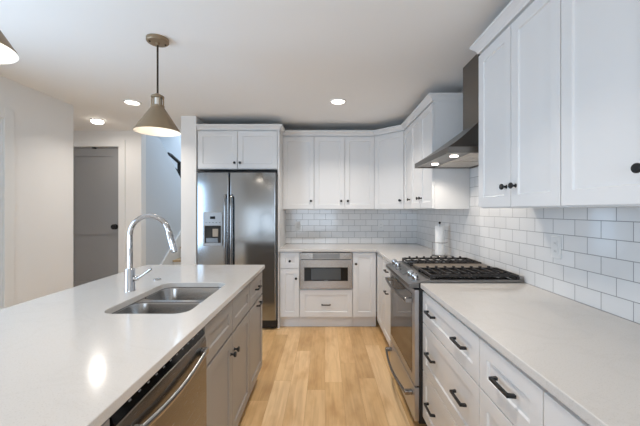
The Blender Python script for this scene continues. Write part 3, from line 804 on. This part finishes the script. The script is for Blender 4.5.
obj('drawer_handle', bowed(0.216, 0.022, 0.010), 'steel_dark', wd, smooth=True)  # dark steel again, shadow put into the handle colour
for y in (RY0 + 0.06, RY1 - 0.06): obj('handle_bracket', MB().box(0.500, 0.5488, y - 0.016, y + 0.016, 0.203, 0.229), 'steel_h', wd, bevel=0.004)
mb = MB(); FG.box(mb, RY0 + 0.004, RY1 - 0.004, 0.2725, 0.2815, 0.0008, 0.012)
obj('drawer_gap_shade', mb, 'blackplastic', rg)  # black strip stands in for the shade between door and drawer
PR = [(0.512, 0.884), (0.512, 0.906), (0.632, 0.934), (0.645, 0.934), (0.645, 0.914), (0.576, 0.914), (0.576, 0.884)]
cp = obj('control_panel', MB().prism([(x, RY0, z) for x, z in PR], (0, RY1 - RY0, 0)), 'steel_range', rg, bevel=0.002)
sl = V((-0.028, 0, 0.120)).normalized(); sx = V((0.120, 0, 0.028)).normalized()
def on_slope(t_, y, h=0.0): return V((0.512, y, 0.906)) + sx * t_ + sl * h
mb = MB(); q = [on_slope(0.03, 2.29, 0.0002), on_slope(0.03, 2.51, 0.0002), on_slope(0.098, 2.51, 0.0002), on_slope(0.098, 2.29, 0.0002)]
mb.hexa(q + [p + sl * 0.0012 for p in q])
obj('touch_display', mb, 'greyglass', cp)
for y in (2.095, 2.205, 2.595, 2.705):
    obj('knob', MB().lathe(on_slope(0.064, y, 0.0003), sl, [(0.027, 0), (0.027, 0.004), (0.0215, 0.006), (0.0205, 0.032), (0.018, 0.036)], 22), 'chrome', cp, smooth=True)
ct = obj('cooktop', MB().box(0.6455, 1.222, RY0, RY1, 0.914, 0.933), 'steel_range', rg, bevel=0.003)
for a, b in ((2.032, 2.285), (2.517, 2.768)):
    obj('burner_well', MB().box(0.658, 1.185, a, b, 0.9331, 0.9345), 'blackglass', ct)
    yc = (a + b) / 2
    for x in (0.80, 1.05):
        obj('burner', MB().lathe((x, yc, 0.9346), (0, 0, 1), [(0.05, 0), (0.05, 0.008), (0.042, 0.010), (0.042, 0.018), (0.036, 0.021)], 24), 'iron', ct, smooth=True)
    g = MB(); x0, x1, z0, z1 = 0.648, 1.192, 0.950, 0.964
    bw = 0.009
    g.box(x0, x1, a - 0.005, a - 0.005 + bw, z0, z1); g.box(x0, x1, b + 0.005 - bw, b + 0.005, z0, z1)
    g.box(x0, x0 + bw, a, b, z0, z1); g.box(x1 - bw, x1, a, b, z0, z1)
    for k in range(1, 9):
        x = x0 + (x1 - x0) * k / 9
        g.box(x - 0.0035, x + 0.0035, a, b, z0 + 0.002, z1 + 0.002)
        for y in (a + 0.004, b - 0.004): g.box(x - 0.0065, x + 0.0065, y - 0.012, y + 0.012, z0, z1 + 0.011)
    g.box(x0, x1, yc - 0.005, yc + 0.005, z0, z1 - 0.002)
    for x in (x0 + 0.006, (x0 + x1) / 2, x1 - 0.006):
        for y in (a, b): g.box(x - 0.007, x + 0.007, y - 0.006, y + 0.006, 0.9347 if 0.658 < x - 0.007 and x + 0.007 < 1.185 and a <= y <= b else 0.9332, z0)
    obj('grate', g, 'iron', rg, bevel=0.002)
obj('griddle', MB().box(0.665, 1.18, 2.300, 2.502, 0.9335, 0.957), 'griddle', rg, bevel=0.005)
obj('rear_trim', MB().box(1.198, 1.222, RY0 + 0.004, RY1 - 0.004, 0.9331, 0.950), 'steel_range', rg, bevel=0.002)

# ------------------------------------------------------------------ range hood
hd = thing('range_hood', 'stainless chimney range hood mounted over the gas range', 'range hood', (1.22, 2.4, 1.713))
HX0, HX1, HY0, HY1 = 0.755, 1.228, 2.02, 2.78
CX0, CY0, CY1 = 1.045, 2.25, 2.505
Zr0, Zr1, Zc = 1.713, 1.750, 1.962
def rect(x0, x1, y0, y1, z): return [(x0, y0, z), (x1, y0, z), (x1, y1, z), (x0, y1, z)]
rings = [rect(HX0 + 0.014, HX1 - 0.004, HY0 + 0.014, HY1 - 0.014, 1.720), rect(HX0 + 0.014, HX1 - 0.004, HY0 + 0.014, HY1 - 0.014, Zr0), rect(HX0, HX1, HY0, HY1, Zr0), rect(HX0, HX1, HY0, HY1, Zr1)]
for k in range(1, 9):
    s = k / 8; w = s ** 0.9
    rings.append(rect(HX0 + (CX0 - HX0) * w, HX1, HY0 + (CY0 - HY0) * w, HY1 + (CY1 - HY1) * w, Zr1 + (Zc - Zr1) * s))
cn = obj('canopy', MB().loft(rings), 'steel_dark', hd)
obj('chimney', MB().box(CX0 + 0.001, 1.2285, CY0 + 0.001, CY1 - 0.001, Zc + 0.0005, CEIL - 0.001), 'steel_dark', hd, bevel=0.0015)
for a, b in ((2.055, 2.395), (2.405, 2.745)):
    f = MB().box(0.915, 1.20, a, b, 1.716, 1.7196)
    for k in range(6): f.box(0.928 + k * 0.045, 0.955 + k * 0.045, a + 0.012, b - 0.012, 1.7145, 1.716)
    obj('grease_filter', f, 'filter', hd)
for y in (2.19, 2.57):
    obj('lamp_lens', MB().lathe((0.857, y, 1.7196), (0, 0, -1), [(0.027, 0), (0.027, 0.003), (0.022, 0.005)], 24), 'hoodlens', hd, smooth=True)
    d = bpy.data.lights.new('hood_lamp_light', 'SPOT'); d.energy = 7; d.color = (1, 0.90, 0.78); d.spot_size = 2.6; d.spot_blend = 0.5; d.shadow_soft_size = 0.03
    o = bpy.data.objects.new('hood_lamp_light', d); C.objects.link(o); o.location = (0.857, y, 1.706)

# ------------------------------------------------------------------ small things
px_, py_ = 1.112, 3.20
t = thing('paper_towel_holder', 'thin metal paper towel holder on the counter past the range', 'paper towel holder', (px_, py_, CT))
ringp = [(px_ + 0.075 * math.cos(2 * PI * k / 28), py_ + 0.075 * math.sin(2 * PI * k / 28), CT + 0.0045) for k in range(28)]
mb = MB().tube(ringp, 0.004, 8, closed=True)
mb.cyl((px_ - 0.073, py_, CT + 0.0045), (px_ + 0.073, py_, CT + 0.0045), 0.0035, 8).cyl((px_, py_ - 0.073, CT + 0.0045), (px_, py_ + 0.073, CT + 0.0045), 0.0035, 8)
obj('base_ring', mb, 'steel_h', t, smooth=True)
mb = MB().cyl((px_, py_, CT + 0.006), (px_, py_, CT + 0.312), 0.0045, 10)
obj('rod', mb, 'steel_h', t, smooth=True)
obj('finial', MB().lathe((px_, py_, CT + 0.312), (0, 0, 1), [(0.004, 0), (0.010, 0.006), (0.0115, 0.013), (0.008, 0.020), (0.002, 0.023)], 16), 'bronzedark', t, smooth=True)
arc = [(px_ + 0.070 * math.cos(a), py_ + 0.070 * math.sin(a), CT + 0.135) for a in [PI + PI * k / 16 for k in range(17)]]
mb = MB().tube(arc, 0.0035, 8)
mb.tube([(px_ - 0.073, py_, CT + 0.006), (px_ - 0.072, py_, CT + 0.07), (px_ - 0.070, py_, CT + 0.135)], 0.0035, 8)
obj('tension_arm', mb, 'steel_h', t, smooth=True)
rp = MB()
prof = [(0.016, 0.013), (0.042, 0.013), (0.0435, 0.016), (0.0435, 0.288), (0.042, 0.291), (0.016, 0.291), (0.016, 0.013)]
rp.lathe((px_, py_, CT), (0, 0, 1), prof, 36, False, False)
tag(obj('paper_towel_roll', rp, 'paper', None, smooth=True, loc=(px_, py_, CT)), 'slim white paper towel roll standing on the metal holder', 'paper towel')

def outlet(F, u, v, label, switch=False):
    t = thing('wall_switch' if switch else 'wall_outlet', label, 'switch' if switch else 'outlet', F.p(u, v, 0))
    mb = MB(); F.box(mb, u - 0.036, u + 0.036, v - 0.058, v + 0.058, 0.0003, 0.006)
    obj('cover_plate', mb, 'plate', t, bevel=0.002)
    for s in (-1, 1):
        mb = MB(); F.box(mb, u - 0.016, u + 0.016, v + s * 0.021 - 0.015, v + s * 0.021 + 0.015, 0.0062, 0.0085)
        so = obj('socket_face', mb, 'plate', t, bevel=0.002)
        mb = MB()
        for q in (-0.006, 0.006): F.box(mb, u + q - 0.001, u + q + 0.001, v + s * 0.021 - 0.005, v + s * 0.021 + 0.005, 0.0086, 0.0089)
        obj('socket_slots', mb, 'slot', so)
FT = Fr((1.23, 0), (0, 1), (-1, 0)); FT2 = Fr((0, 4.42), (1, 0), (0, -1))
outlet(FT, 1.752, 1.164, 'white outlet plate on the right wall tiles below the near wall cabinet')
outlet(FT2, 0.745, 1.15, 'white outlet plate on the back wall tiles near the corner')
outlet(FT2, -0.365, 1.15, 'white outlet plate on the back wall tiles close to the fridge panel')
